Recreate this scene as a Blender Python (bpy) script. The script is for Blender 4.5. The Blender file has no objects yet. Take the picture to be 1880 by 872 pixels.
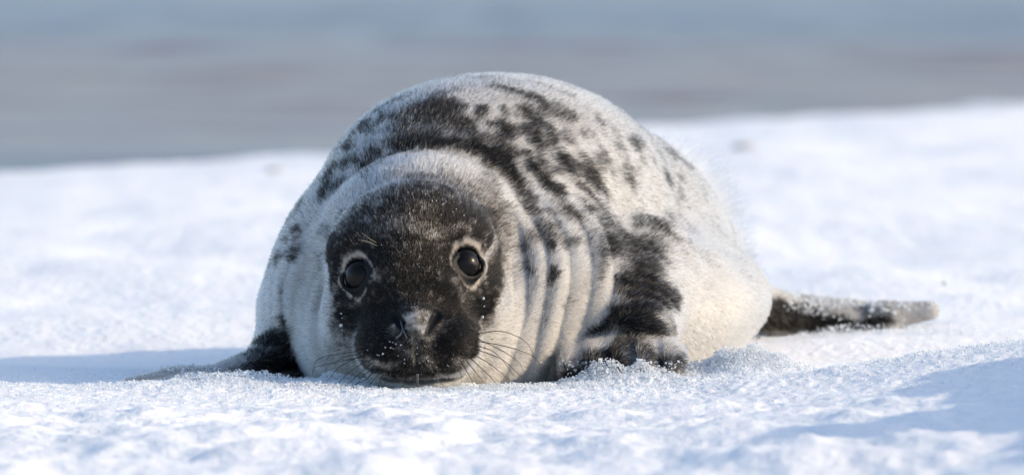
import bpy, math
import numpy as np
from mathutils import Vector
from mathutils.bvhtree import BVHTree

rng = np.random.default_rng(7)
scene = bpy.context.scene
col = scene.collection
R = math.radians

# ------------------------------------------------------------------ camera
CAM = np.array([0.0, -7.0, 0.55])
PITCH = 0.0535
FPX = 10528.0                       # focal length in photograph pixels (1880 wide)
cam_d = bpy.data.cameras.new('camera')
cam = bpy.data.objects.new('camera', cam_d)
col.objects.link(cam)
cam.location = CAM
cam.rotation_euler = (math.pi / 2 - PITCH, 0, 0)
cam_d.sensor_width = 36.0
cam_d.lens = FPX / 1880 * 36.0
cam_d.clip_start = 0.1
cam_d.clip_end = 20000
cam_d.dof.use_dof = True
cam_d.dof.focus_distance = 6.97
cam_d.dof.aperture_fstop = 5.4
cam_d.dof.aperture_blades = 0
scene.camera = cam

# ------------------------------------------------------------------ sky, sun, exposure
SUN_EL = R(23.5)
SUN_AZ = R(8)                      # towards the camera, away from straight right
SUN = np.array([math.cos(SUN_EL) * math.cos(SUN_AZ), -math.cos(SUN_EL) * math.sin(SUN_AZ), math.sin(SUN_EL)])
world = bpy.data.worlds.new('World')
scene.world = world
world.use_nodes = True
wn = world.node_tree
sky = wn.nodes.new('ShaderNodeTexSky')
sky.sky_type = 'NISHITA'
sky.sun_disc = False
sky.sun_elevation = SUN_EL
sky.sun_rotation = math.atan2(SUN[0], SUN[1])
sky.air_density = 1.0
sky.dust_density = 1.6
sky.ozone_density = 1.5
bg = wn.nodes['Background']
bg.inputs['Strength'].default_value = 0.15
wn.links.new(sky.outputs[0], bg.inputs[0])
sd = bpy.data.lights.new('sun', 'SUN')
sd.energy = 2.0
sd.angle = R(0.55)
sd.color = (1.0, 0.81, 0.55)
sun = bpy.data.objects.new('sun', sd)
col.objects.link(sun)
sun.rotation_euler = Vector(-SUN).to_track_quat('-Z', 'Y').to_euler()
scene.view_settings.view_transform = 'Standard'
scene.view_settings.look = 'None'
scene.view_settings.gamma = 1
scene.view_settings.use_curve_mapping = False
scene.view_settings.exposure = 0.84
scene.cycles.use_denoising = True
scene.cycles.max_bounces = 8
scene.cycles.sample_clamp_indirect = 6
scene.cycles_curves.shape = 'RIBBONS'

# ------------------------------------------------------------------ helpers
FWD = np.array([0, math.cos(PITCH), -math.sin(PITCH)])
UP = np.array([0, math.sin(PITCH), math.cos(PITCH)])
RIGHT = np.array([1.0, 0, 0])

def ray(px, py):
    d = FWD + RIGHT * (px - 940) / FPX + UP * (436 - py) / FPX
    return d

def P(px, py, Y):
    """Point of the photograph's pixel at world depth Y (distance beyond the seal's nose line)."""
    d = ray(px, py)
    return CAM + d * (Y - CAM[1]) / d[1]

def hash3(ix, iy, iz, seed):
    h = (ix.astype(np.int64) * 374761393 + iy.astype(np.int64) * 668265263 + iz.astype(np.int64) * 2147483647 + seed * 1274126177) & 0xffffffff
    h = ((h ^ (h >> 13)) * 1274126177) & 0xffffffff
    h = (h ^ (h >> 16)) & 0xffffffff
    return h.astype(np.float32) / 4294967295.0

def vnoise(p, seed=0):
    """value noise in -1..1 at points p (N,3)"""
    f = np.floor(p)
    t = (p - f).astype(np.float32)
    t = t * t * (3 - 2 * t)
    i = f.astype(np.int64)
    x, y, z = i[:, 0], i[:, 1], i[:, 2]
    out = 0
    for dx in (0, 1):
        wx = t[:, 0] if dx else 1 - t[:, 0]
        for dy in (0, 1):
            wy = t[:, 1] if dy else 1 - t[:, 1]
            for dz in (0, 1):
                wz = t[:, 2] if dz else 1 - t[:, 2]
                out = out + hash3(x + dx, y + dy, z + dz, seed) * wx * wy * wz
    return out * 2 - 1

def fbm(p, octaves=3, seed=0, gain=0.5):
    a, s, out = 1.0, 0.0, 0
    for k in range(octaves):
        out = out + a * vnoise(p * 2.03 ** k + 17.3 * k, seed + k)
        s += a
        a *= gain
    return out / s

def sstep(a, b, x):
    t = np.clip((x - a) / (b - a), 0, 1)
    return t * t * (3 - 2 * t)

def link(name, data, parent=None):
    o = bpy.data.objects.new(name, data)
    col.objects.link(o)
    o.parent = parent
    return o

def tag(o, label=None, cat=None, kind=None, group=None):
    if label: o['label'] = label
    if cat: o['category'] = cat
    if kind: o['kind'] = kind
    if group: o['group'] = group
    return o

def mesh_np(name, v, f, smooth=True):
    """mesh from numpy vertices and same-sized faces"""
    me = bpy.data.meshes.new(name)
    n, k = f.shape
    me.vertices.add(len(v)); me.vertices.foreach_set('co', np.ascontiguousarray(v, np.float32).ravel())
    me.loops.add(n * k); me.loops.foreach_set('vertex_index', np.ascontiguousarray(f, np.int32).ravel())
    me.polygons.add(n)
    me.polygons.foreach_set('loop_start', np.arange(0, n * k, k, dtype=np.int32))
    me.update(calc_edges=True)
    me.polygons.foreach_set('use_smooth', np.full(n, smooth))
    me.validate()
    return me

def mat(name):
    m = bpy.data.materials.new(name)
    m.use_nodes = True
    return m, m.node_tree.nodes, m.node_tree.links, m.node_tree.nodes['Principled BSDF']

# ------------------------------------------------------------------ snow ground
SHORE_A, SHORE_N = np.array([-1.22, 6.6]), np.array([-0.885, 0.466])     # a point of the water's edge, and the way out to sea

def gauss(x, y, cx, cy, sx, sy, rot=0.0):
    c, s = math.cos(rot), math.sin(rot)
    u = (x - cx) * c + (y - cy) * s
    w = -(x - cx) * s + (y - cy) * c
    return np.exp(-0.5 * ((u / sx) ** 2 + (w / sy) ** 2))

def ground_h(x, y, fine=True):
    x = np.asarray(x, np.float64); y = np.asarray(y, np.float64)
    z0 = np.zeros_like(x)
    p = np.stack([x, y, z0], 1)
    h = 0.020 * fbm(p * [0.8, 0.55, 1], 2, 11)
    near = np.exp(-((y - 0.1) / 1.5) ** 2)
    h = h * (1 - 0.6 * near) + 0.016 * fbm(p * [3.2, 2.4, 1], 3, 21) * (0.35 + 0.65 * (1 - near))
    # snow rising to the right, an unseen bank added to cast shade, then wind-packed drifts and heaps round the seal
    front = sstep(0.28, -0.10, y) * sstep(-5, -3, y)
    h += front * 0.13 * np.clip(x - 0.15, 0, 0.8) ** 1.4
    reach = 1 + 0.50 * fbm(p * [1.2, 3.2, 1], 3, 15)
    h += 0.29 * np.exp(-0.5 * ((np.minimum(x, 1.25) - 1.25) / 0.17) ** 2) * sstep(0.05, -0.55, y) * sstep(-5, -3.4, y) * reach      # added bank out of view, shaped to shade the right foreground
    h += 0.016 * gauss(x, y, 0.56, -0.16, 0.26, 0.06, 0.06)
    h += 0.010 * gauss(x, y, -0.33, -0.10, 0.10, 0.05)                      # before the left flipper
    h += 0.004 * gauss(x, y, -0.10, -0.21, 0.30, 0.06)                      # before the chin
    h += 0.020 * gauss(x, y, 0.135, -0.020, 0.040, 0.016)                   # pushed up by the right flipper's toes
    h += 0.022 * gauss(x, y, 0.285, 0.09, 0.055, 0.05)                      # beside the right flipper
    h += 0.010 * gauss(x, y, 0.42, 0.75, 0.12, 0.06)
    h -= 0.045 * gauss(x, y, -0.46, 0.85, 0.42, 0.30)
    h -= 0.020 * gauss(x, y, 0.62, 0.45, 0.35, 0.22)
    fore = sstep(-0.22, -0.5, y) * sstep(-4, -2, y)
    lump = fbm(p * [7.5, 9, 1], 3, 25)
    h += fore * (0.026 * np.maximum(lump, -0.15) + 0.006 * fbm(p * [26, 30, 1], 2, 28))
    if fine:
        w = np.exp(-((y + 0.08) / 0.32) ** 2) * np.exp(-(x / 1.0) ** 2)
        h += w * (0.0055 * fbm(p * 18, 3, 31) + 0.0030 * np.abs(fbm(p * [60, 60, 1], 2, 41)) + 0.0011 * vnoise(p * 190, 51) + 0.0006 * vnoise(p * 390, 55))
        far = sstep(0.3, 1.2, y)
        h += far * (0.006 * fbm(p * [6, 4, 1], 3, 61) + 0.0022 * fbm(p * 25, 2, 71))
    # the beach falls to the sea
    s = (x - SHORE_A[0]) * SHORE_N[0] + (y - SHORE_A[1]) * SHORE_N[1] + 0.12 * fbm(p * 0.5, 2, 81)
    h -= 0.055 * sstep(-0.9, 0.25, s) + 0.9 * sstep(0.1, 6, s)
    return h

def graded(lo, hi, a, b, step, grow):
    """coordinates lo..hi, evenly spaced in a..b and ever wider outside"""
    mid = np.arange(a, b + step / 2, step)
    left, x, s = [], a, step
    while x > lo:
        s *= grow; x -= s; left.append(x)
    right, x, s = [], mid[-1], step
    while x < hi:
        s *= grow; x += s; right.append(x)
    return np.array(left[::-1] + list(mid) + right)

gx = graded(-400, 400, -0.66, 0.72, 0.0034, 1.055)
gy = graded(-400, 60, -0.40, 0.22, 0.0032, 1.03)
GX, GY = np.meshgrid(gx, gy)
gv = np.stack([GX.ravel(), GY.ravel(), ground_h(GX.ravel(), GY.ravel())], 1)
nx, ny = len(gx), len(gy)
idx = np.arange(nx * ny).reshape(ny, nx)
gf = np.stack([idx[:-1, :-1], idx[:-1, 1:], idx[1:, 1:], idx[1:, :-1]], -1).reshape(-1, 4)
print('ground verts', len(gv))

SNOW, n_, l_, b_ = mat('snow')
b_.inputs['Base Color'].default_value = (0.83, 0.835, 0.845, 1)
b_.inputs['Roughness'].default_value = 0.62
b_.inputs['Specular IOR Level'].default_value = 0.25
b_.inputs['Subsurface Weight'].default_value = 0.5
b_.inputs['Subsurface Radius'].default_value = (0.6, 0.9, 1.3)
b_.inputs['Subsurface Scale'].default_value = 0.006
tc = n_.new('ShaderNodeTexCoord')
nz = n_.new('ShaderNodeTexNoise'); nz.inputs['Scale'].default_value = 420; nz.inputs['Detail'].default_value = 4
nz2 = n_.new('ShaderNodeTexNoise'); nz2.inputs['Scale'].default_value = 60; nz2.inputs['Detail'].default_value = 4
bp = n_.new('ShaderNodeBump'); bp.inputs['Strength'].default_value = 0.35; bp.inputs['Distance'].default_value = 0.0018
bp2 = n_.new('ShaderNodeBump'); bp2.inputs['Strength'].default_value = 0.6; bp2.inputs['Distance'].default_value = 0.008
l_.new(tc.outputs['Object'], nz.inputs['Vector']); l_.new(tc.outputs['Object'], nz2.inputs['Vector'])
l_.new(nz.outputs['Fac'], bp.inputs['Height']); l_.new(nz2.outputs['Fac'], bp2.inputs['Height'])
l_.new(bp2.outputs['Normal'], bp.inputs['Normal']); l_.new(bp.outputs['Normal'], b_.inputs['Normal'])

g = link('snow_ground', mesh_np('snow_ground', gv, gf))
g.data.materials.append(SNOW)
tag(g, 'wind packed snow covering the beach down to the water', kind='structure')

# ------------------------------------------------------------------ sea
WATER, n_, l_, b_ = mat('sea_water')
b_.inputs['Roughness'].default_value = 0.28
b_.inputs['IOR'].default_value = 1.33
b_.inputs['Specular IOR Level'].default_value = 0.16
tc = n_.new('ShaderNodeTexCoord')
mp = n_.new('ShaderNodeMapping'); mp.inputs['Scale'].default_value = (0.03, 0.25, 1)
mp.inputs['Rotation'].default_value = (0, 0, R(-8))
na = n_.new('ShaderNodeTexNoise'); na.inputs['Scale'].default_value = 0.55; na.inputs['Detail'].default_value = 5; na.inputs['Roughness'].default_value = 0.6
sx = n_.new('ShaderNodeSeparateXYZ'); l_.new(tc.outputs['Object'], sx.inputs[0])
ma = n_.new('ShaderNodeMath'); ma.operation = 'MULTIPLY_ADD'; ma.inputs[1].default_value = 16.0; l_.new(na.outputs['Fac'], ma.inputs[0]); l_.new(sx.outputs['Y'], ma.inputs[2])
mr = n_.new('ShaderNodeMapRange'); mr.inputs['From Min'].default_value = 13.0; mr.inputs['From Max'].default_value = 45.0; l_.new(ma.outputs[0], mr.inputs['Value'])
cr = n_.new('ShaderNodeValToRGB')
cr.color_ramp.elements[0].position = 0.10; cr.color_ramp.elements[0].color = (0.17, 0.185, 0.222, 1)
cr.color_ramp.elements[1].position = 0.26; cr.color_ramp.elements[1].color = (0.225, 0.19, 0.185, 1)     # silt stirred up in the shallows
l_.new(tc.outputs['Object'], mp.inputs['Vector']); l_.new(mp.outputs['Vector'], na.inputs['Vector'])
e_ = cr.color_ramp.elements.new(0.52); e_.color = (0.22, 0.188, 0.182, 1)
e_ = cr.color_ramp.elements.new(0.72); e_.color = (0.165, 0.185, 0.225, 1)
l_.new(mr.outputs['Result'], cr.inputs['Fac']); l_.new(cr.outputs['Color'], b_.inputs['Base Color'])
wv = n_.new('ShaderNodeTexNoise'); wv.inputs['Scale'].default_value = 3.2; wv.inputs['Detail'].default_value = 4
mp2 = n_.new('ShaderNodeMapping'); mp2.inputs['Scale'].default_value = (0.45, 1.3, 1)
bp = n_.new('ShaderNodeBump'); bp.inputs['Strength'].default_value = 0.6; bp.inputs['Distance'].default_value = 0.06
l_.new(tc.outputs['Object'], mp2.inputs['Vector']); l_.new(mp2.outputs['Vector'], wv.inputs['Vector'])
l_.new(wv.outputs['Fac'], bp.inputs['Height']); l_.new(bp.outputs['Normal'], b_.inputs['Normal'])
wx = graded(-3000, 3000, -9, 9, 0.16, 1.22)
wy = graded(5.5, 6000, 5.5, 34, 0.09, 1.02)
WX, WY = np.meshgrid(wx, wy)
p2 = np.stack([WX.ravel(), WY.ravel(), 0 * WX.ravel()], 1)
calm = 0.75 + 0.25 * sstep(-0.25, 0.35, fbm(p2 * [0.10, 0.42, 1], 2, 95))          # ruffled and smooth streaks
fade = 1 / (1 + (np.maximum(p2[:, 1] - 30, 0) / 40) ** 2)
wz = -0.085 + calm * fade * (0.030 * fbm(p2 * [0.6, 1.7, 1], 2, 91) + 0.030 * fbm(p2 * [1.6, 3.6, 1], 2, 97))
idx = np.arange(len(wx) * len(wy)).reshape(len(wy), len(wx))
wf = np.stack([idx[:-1, :-1], idx[:-1, 1:], idx[1:, 1:], idx[1:, :-1]], -1).reshape(-1, 4)
sea = link('sea', mesh_np('sea', np.stack([p2[:, 0], p2[:, 1], wz], 1), wf))
sea.data.materials.append(WATER)
tag(sea, 'calm grey blue sea behind the snowy beach', kind='structure')

# ------------------------------------------------------------------ the seal: a smooth blend of shapes, meshed
def ell(p, c, r, yaw=0.0, pitch=0.0, roll=0.0):
    q = p - np.asarray(c, np.float32)
    if yaw or pitch or roll:
        cy, sy, cp, sp, cr_, sr = math.cos(yaw), math.sin(yaw), math.cos(pitch), math.sin(pitch), math.cos(roll), math.sin(roll)
        Rz = np.array([[cy, -sy, 0], [sy, cy, 0], [0, 0, 1]])
        Rx = np.array([[1, 0, 0], [0, cp, -sp], [0, sp, cp]])
        Ry = np.array([[cr_, 0, sr], [0, 1, 0], [-sr, 0, cr_]])
        q = q @ (Rz @ Rx @ Ry).astype(np.float32)
    r = np.asarray(r, np.float32)
    k0 = np.sqrt(((q / r) ** 2).sum(1)) + 1e-6
    k1 = np.sqrt(((q / (r * r)) ** 2).sum(1)) + 1e-6
    return k0 * (k0 - 1) / k1

def cone(p, a, b, ra, rb, flat=1.0):
    """tapered capsule; flat squeezes it in height"""
    a = np.asarray(a, np.float32); b = np.asarray(b, np.float32)
    q = p - a; ab = b - a
    t = np.clip((q @ ab) / float(ab @ ab), 0, 1)
    d = q - t[:, None] * ab
    d[:, 2] /= flat
    return (np.sqrt((d ** 2).sum(1)) - (ra + (rb - ra) * t)) * min(1.0, (1 + flat) / 2)

def smin(a, b, k):
    h = np.clip(0.5 + 0.5 * (b - a) / k, 0, 1)
    return b + (a - b) * h - k * h * (1 - h)

def smax(a, b, k):
    return -smin(-a, -b, k)

HEAD = P(762, 485, 0.06)
FOLD_C = P(770, 530, 0.03)
def eye_axes(c, s):
    n = np.array([0.50 * s, -0.84, 0.16]); n /= np.linalg.norm(n)
    roll = R(-6)
    u = np.cross([0, 0, 1.0], n); u /= np.linalg.norm(u)
    if u[0] < 0: u = -u
    w = np.cross(n, u)
    if w[2] < 0: w = -w
    u2 = u * math.cos(roll) - w * math.sin(roll)
    w2 = u * math.sin(roll) + w * math.cos(roll)
    return n, u2, w2
EYES = []
EYE_RAD, EYE_IN = 0.0215, 0.0130             # eyeball, and how deep its centre lies

def eye_local(p, e):
    c, s, n, u, w = e
    q = p - c
    return q @ u * s, q @ w, q @ n            # outward, up, forward

def lid_radius(a, b):
    """dark bare rim of the eye: how far it reaches in the direction (outward a, up b)"""
    ang = np.arctan2(b, a)
    def lobe(at, wid): return np.exp(-((np.angle(np.exp(1j * (ang - at)))) / wid) ** 2)
    return 0.0218 + 0.0060 * lobe(R(-100), 0.50) + 0.0045 * lobe(R(172), 0.38) + 0.001 * lobe(R(80), 0.6)

RIGHT_FL = dict(sh=P(1195, 480, 0.31), wr=P(1165, 615, 0.11))
def within(p, lo, hi):
    return np.where((p[:, 0] > lo[0]) & (p[:, 0] < hi[0]) & (p[:, 1] > lo[1]) & (p[:, 1] < hi[1]) & (p[:, 2] < hi[2]))[0]

def seal_sdf(p):
    p = np.asarray(p, np.float32)
    # trunk
    d = ell(p, (0.038, 0.627, 0.145), (0.195, 0.411, 0.176), yaw=-0.47, pitch=-0.096)
    d = smin(d, ell(p, (-0.028, 0.422, 0.212), (0.193, 0.274, 0.146), yaw=-0.456, pitch=0.014), 0.08)
    d = smin(d, ell(p, (0.008, 0.475, 0.065), (0.312, 0.439, 0.123), yaw=-0.381), 0.08)
    i = within(p, (-0.1, 0.5, 0), (0.6, 1.3, 0.5))
    d[i] = smin(d[i], ell(p[i], (0.215, 0.85, 0.070), (0.08, 0.19, 0.065), yaw=-0.55), 0.08)
    i = within(p, (-0.45, -0.1, 0), (0.4, 0.62, 0.5))
    d[i] = sdf_front(p[i], d[i])
    i = within(p, (-0.33, -0.25, 0), (0.08, 0.30, 0.5))
    d[i] = sdf_head(p[i], d[i])
    i = within(p, (0.0, -0.1, 0), (0.36, 0.45, 0.4))
    d[i] = sdf_right_flipper(p[i], d[i])
    i = within(p, (-0.7, -0.15, 0), (-0.15, 0.40, 0.3))
    d[i] = sdf_left_flipper(p[i], d[i])
    i = within(p, (0.15, 0.75, 0), (0.8, 1.3, 0.3))
    d[i] = sdf_hind_flippers(p[i], d[i])
    return d

def sdf_front(p, d):
    """breast, neck and its rolls"""
    x, y, z = p[:, 0], p[:, 1], p[:, 2]
    d = smin(d, ell(p, (-0.191, 0.257, 0.093), (0.113, 0.155, 0.150)), 0.05)
    d = smin(d, ell(p, P(960, 560, 0.22), (0.15, 0.15, 0.145)), 0.06)
    d = smin(d, ell(p, P(783, 505, 0.165), (0.150, 0.125, 0.153)), 0.014)
    d = smin(d, ell(p, P(780, 640, 0.10), (0.155, 0.12, 0.085)), 0.05)
    q = p - FOLD_C.astype(np.float32)
    rr = np.sqrt(q[:, 0] ** 2 + 0.75 * q[:, 1] ** 2 + 0.85 * q[:, 2] ** 2)
    rr = rr + 0.009 * np.sin(13 * z + 9 * x + 0.5) + 0.005 * np.sin(31 * z - 14 * y + 8 * x)
    ph = (rr - 0.104) / (0.0200 + 0.035 * np.clip(rr - 0.12, 0, 0.2))
    roll = (0.65 + 0.35 * np.sin(2.1 * np.floor(ph) + 19 * z + 5 * x)) * (np.sqrt(np.sin(math.pi * ph) ** 2 + 0.012) - 0.11) - 0.4
    win = sstep(0.10, 0.14, rr) * (1 - sstep(0.235, 0.30, rr)) * sstep(0.255, 0.13, z + 0.22 * np.clip(-q[:, 0], 0, 1))
    win = win * (0.40 + 0.60 * sstep(-0.02, 0.10, q[:, 0]))
    return d - 0.0085 * win * roll

def sdf_right_flipper(p, d):
    """upper arm, forearm, hand and toes"""
    x = p[:, 0]
    sh, wr = RIGHT_FL['sh'], RIGHT_FL['wr']
    arm = cone(p, sh, wr, 0.055, 0.050)
    t = (p - sh.astype(np.float32)) @ ((wr - sh) / np.linalg.norm(wr - sh)).astype(np.float32)
    arm = arm - 0.0030 * (np.abs(np.sin(math.pi * (t + 0.25 * x) / 0.023)) - 0.6) * sstep(0.05, 0.09, t)
    d = smin(d, arm, 0.026)
    hand = ell(p, P(1150, 655, 0.075), (0.074, 0.065, 0.026), yaw=-0.1)
    for hx, hy, hY, rx in ((1052, 671, 0.035, .018), (1095, 662, 0.028, .015), (1138, 657, 0.026, .015), (1182, 655, 0.026, .015), (1229, 656, 0.040, .019)):
        hand = smin(hand, ell(p, P(hx, hy, hY), (rx, 0.038, 0.016), pitch=0.35), 0.006)
    return smin(d, hand, 0.016)

def sdf_left_flipper(p, d):
    """stretched out sideways over the snow"""
    fl = cone(p, P(540, 620, 0.27), P(505, 650, 0.18), 0.046, 0.030)
    fl = smin(fl, cone(p, P(505, 656, 0.18), P(425, 682, 0.10), 0.027, 0.020, 0.8), 0.012)
    fl = smin(fl, cone(p, P(425, 682, 0.10), P(330, 691, 0.04), 0.023, 0.023, 0.45), 0.012)
    fl = smin(fl, cone(p, P(330, 690, 0.04), P(240, 702, -0.01), 0.023, 0.012, 0.45), 0.012)
    for k in range(4):
        a = P(330 + 8 * k, 688 + 4 * k, 0.05 - 0.03 * k)
        fl = smin(fl, cone(p, a, P(243 + 14 * k, 700 + 3 * k, 0.015 - 0.024 * k), 0.010, 0.006, 0.7), 0.006)
    return smin(d, fl, 0.015)

def sdf_hind_flippers(p, d):
    """trailing to the right"""
    hf = cone(p, (0.28, 0.90, 0.05), P(1425, 576, 0.96), 0.046, 0.029)
    hf = smin(hf, cone(p, P(1425, 574, 0.96), P(1540, 589, 0.97), 0.029, 0.020, 0.9), 0.02)
    hf = smin(hf, cone(p, P(1540, 589, 0.97), P(1625, 581, 0.97), 0.021, 0.020, 0.9), 0.02)
    hf = smin(hf, cone(p, P(1625, 581, 0.97), P(1705, 570, 0.97), 0.020, 0.015, 0.9), 0.02)
    hf = smin(hf, cone(p, P(1440, 564, 1.06), P(1640, 577, 1.10), 0.026, 0.018, 0.8), 0.02)
    return smin(d, hf, 0.03)

def sdf_head(p, d):
    h = ell(p, HEAD, (0.107, 0.118, 0.102))
    h = smin(h, ell(p, P(758, 545, -0.015), (0.078, 0.085, 0.070)), 0.05)
    h = smin(h, ell(p, P(765, 640, 0.02), (0.085, 0.09, 0.06)), 0.04)
    h = smin(h, ell(p, P(652, 462, 0.005), (0.030, 0.045, 0.024)), 0.03)          # brow
    h = smin(h, ell(p, P(856, 440, 0.005), (0.030, 0.045, 0.024)), 0.03)
    h = smin(h, ell(p, P(648, 575, 0.01), (0.036, 0.05, 0.036)), 0.03)          # cheek
    h = smin(h, ell(p, P(880, 560, 0.01), (0.034, 0.05, 0.036)), 0.03)
    d = smin(d, h, 0.026)
    d = smin(d, ell(p, P(764, 692, -0.045), (0.056, 0.062, 0.023)), 0.012)          # lower jaw
    # muzzle: two whisker pads with the nose between them
    mz = ell(p, P(712, 634, -0.074), (0.042, 0.060, 0.041))
    mz = smin(mz, ell(p, P(823, 630, -0.074), (0.042, 0.060, 0.041)), 0.040)
    mz = smin(mz, ell(p, P(764, 594, -0.088), (0.032, 0.058, 0.030)), 0.012)
    mz = smin(mz, ell(p, P(767, 650, -0.080), (0.042, 0.054, 0.034)), 0.020)
    d = smin(d, mz, 0.020)
    # nostrils: two slits that open upwards and outwards
    for a, b, ra, rb in NOSTRILS:
        d = smax(d, -cone(p, a, b, ra, rb), 0.003)
    for a, b in CLEFT:                                                            # cleft of the lip
        d = smax(d, -cone(p, a, b, 0.0022, 0.0022), 0.005)
    for a, b in MOUTH:
        d = smax(d, -cone(p, a, b, 0.0036, 0.0036), 0.004)
    # ears: small holes low behind the eyes
    for c in (P(604, 450, 0.05), P(904, 428, 0.04)):
        d = smax(d, -ell(p, c, (0.009, 0.03, 0.018)), 0.010)
    # eyes: hollow and lids
    for e in EYES:
        a, b, f = eye_local(p, e)
        rad = np.sqrt(a * a + b * b)
        lr = 0.0178 + 0.32 * (lid_radius(a, b) - 0.0218)
        ring = np.sqrt((np.sqrt((a / 1.24) ** 2 + ((b + 0.0028 + 0.14 * a) / 0.76) ** 2) - lr) ** 2 + (f - 0.0008) ** 2) - 0.0031
        k = smin(d, ring, 0.008)
        k = np.maximum(k, -(np.sqrt(rad ** 2 + (f + EYE_IN) ** 2) - EYE_RAD - 0.0003))
        d = np.where((rad < 0.045) & (np.abs(f) < 0.04), k, d)
    return d

NOSTRILS, MOUTH, CLEFT = [], [], []
def march(px, py):
    """where the line of sight of a pixel meets the head"""
    dr = ray(px, py); dr = dr / np.linalg.norm(dr)
    t = 6.75
    for _ in range(60):
        t += 0.8 * float(seal_sdf((CAM + dr * t)[None])[0])
    return CAM + dr * t
_el, _er = march(655, 506), march(859, 484)
def under(px, py, deep):
    return march(px, py) + np.array([0, deep, 0])
_n = [[under(x_, y_, z_) for x_, y_, z_ in row] for row in (((727, 578, .0015), (738, 598, .001), (747, 617, .0)), ((803, 574, .0015), (793, 594, .001), (784, 612, .0)))]
_m = [under(704, 696, .001), under(735, 700, .001), under(766, 701, .002), under(808, 698, .001), under(850, 690, .001)]
_c = [under(767, 626, -.0005), under(768, 676, -.0005)]
EYES += [(_el, -1) + eye_axes(_el, -1), (_er, 1) + eye_axes(_er, 1)]
for r_ in _n:
    NOSTRILS += [(r_[0], r_[1], .0060, .0052), (r_[1], r_[2], .0052, .0030)]
MOUTH += list(zip(_m[:-1], _m[1:]))
CLEFT += [tuple(_c)]
STEP = 0.0028
LO = np.array([-0.56, -0.17, -0.09]); HI = np.array([0.66, 1.20, 0.42])
def mesh_seal():
    K = 4
    n = (np.ceil((HI - LO) / (STEP * K)).astype(int) + 1)
    ax = [LO[i] + np.arange(n[i]) * STEP * K for i in range(3)]
    G = np.stack(np.meshgrid(*ax, indexing='ij'), -1).reshape(-1, 3)
    dc = seal_sdf(G).reshape(n)
    c = np.abs(dc) < STEP * K * 1.45
    near = c[:-1, :-1, :-1].copy()
    for i in (0, 1):
        for j in (0, 1):
            for k in (0, 1):
                near |= c[i:n[0] - 1 + i, j:n[1] - 1 + j, k:n[2] - 1 + k]
    m = (n - 1) * K
    inside = np.repeat(np.repeat(np.repeat(dc[:-1, :-1, :-1], K, 0), K, 1), K, 2).astype(np.float32)
    fine = np.repeat(np.repeat(np.repeat(near, K, 0), K, 1), K, 2)
    I = np.argwhere(fine)
    vals = np.empty(len(I), np.float32)
    for s in range(0, len(I), 400000):
        vals[s:s + 400000] = seal_sdf(LO + I[s:s + 400000] * STEP)
    inside[I[:, 0], I[:, 1], I[:, 2]] = vals
    D = inside
    S = D < 0
    act = np.zeros(tuple(m - 1), bool)
    allin = np.ones(tuple(m - 1), bool)
    for i in (0, 1):
        for j in (0, 1):
            for k in (0, 1):
                s = S[i:m[0] - 1 + i, j:m[1] - 1 + j, k:m[2] - 1 + k]
                act |= s; allin &= s
    act &= ~allin
    C = np.argwhere(act)
    vid = np.full(act.shape, -1, np.int32)
    vid[act] = np.arange(len(C))
    # vertex = mean of edge crossings
    acc = np.zeros((len(C), 3)); cnt = np.zeros(len(C))
    cor = [(i, j, k) for i in (0, 1) for j in (0, 1) for k in (0, 1)]
    val = {o: D[C[:, 0] + o[0], C[:, 1] + o[1], C[:, 2] + o[2]] for o in cor}
    for o in cor:
        for axn in range(3):
            if o[axn] == 0:
                o2 = list(o); o2[axn] = 1; o2 = tuple(o2)
                a, b = val[o], val[o2]
                x = (a < 0) != (b < 0)
                t = np.where(x, a / np.where(x, a - b, 1), 0)
                pt = np.array(o, float)[None, :].repeat(len(C), 0)
                pt[:, axn] += t
                acc += np.where(x[:, None], pt, 0); cnt += x
    V = LO + (C + acc / cnt[:, None]) * STEP
    F = []
    for axn in range(3):
        b, c2 = [(1, 2), (2, 0), (0, 1)][axn]
        sl0 = [slice(None)] * 3; sl1 = [slice(None)] * 3
        sl0[axn] = slice(0, -1); sl1[axn] = slice(1, None)
        s0, s1 = S[tuple(sl0)], S[tuple(sl1)]
        E = np.argwhere(s0 != s1)
        E = E[(E[:, b] > 0) & (E[:, c2] > 0) & (E[:, b] < m[b] - 1) & (E[:, c2] < m[c2] - 1)]
        flip = S[E[:, 0], E[:, 1], E[:, 2]]
        q = []
        for db, dcc in ((-1, -1), (0, -1), (0, 0), (-1, 0)):
            T = E.copy(); T[:, b] += db; T[:, c2] += dcc
            q.append(vid[T[:, 0], T[:, 1], T[:, 2]])
        q = np.stack(q, 1)
        q[~flip] = q[~flip][:, ::-1]
        F.append(q)
    F = np.concatenate(F)
    F = F[(F >= 0).all(1)]
    return V, F

def sdf_normal(V):
    e = 0.0012
    g = np.zeros_like(V)
    for k in ((1, -1, -1), (-1, -1, 1), (-1, 1, -1), (1, 1, 1)):
        k = np.array(k, float)
        g += k * seal_sdf(V + e * k)[:, None]
    return g / (np.linalg.norm(g, axis=1, keepdims=True) + 1e-9)

SV, SF = mesh_seal()
SN = sdf_normal(SV)
for _ in range(2):
    dv = np.clip(seal_sdf(SV), -STEP, STEP)
    SV = SV - SN * dv[:, None] * 0.8
SN = sdf_normal(SV)
print('seal mesh', len(SV), len(SF))
bvh = BVHTree.FromPolygons(SV.tolist(), SF.tolist())
def hit(px, py):
    loc, nrm, i, dist = bvh.ray_cast(Vector(CAM), Vector(ray(px, py)).normalized())
    if loc is None: return None, None
    return np.array(loc), np.array(nrm)

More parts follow.
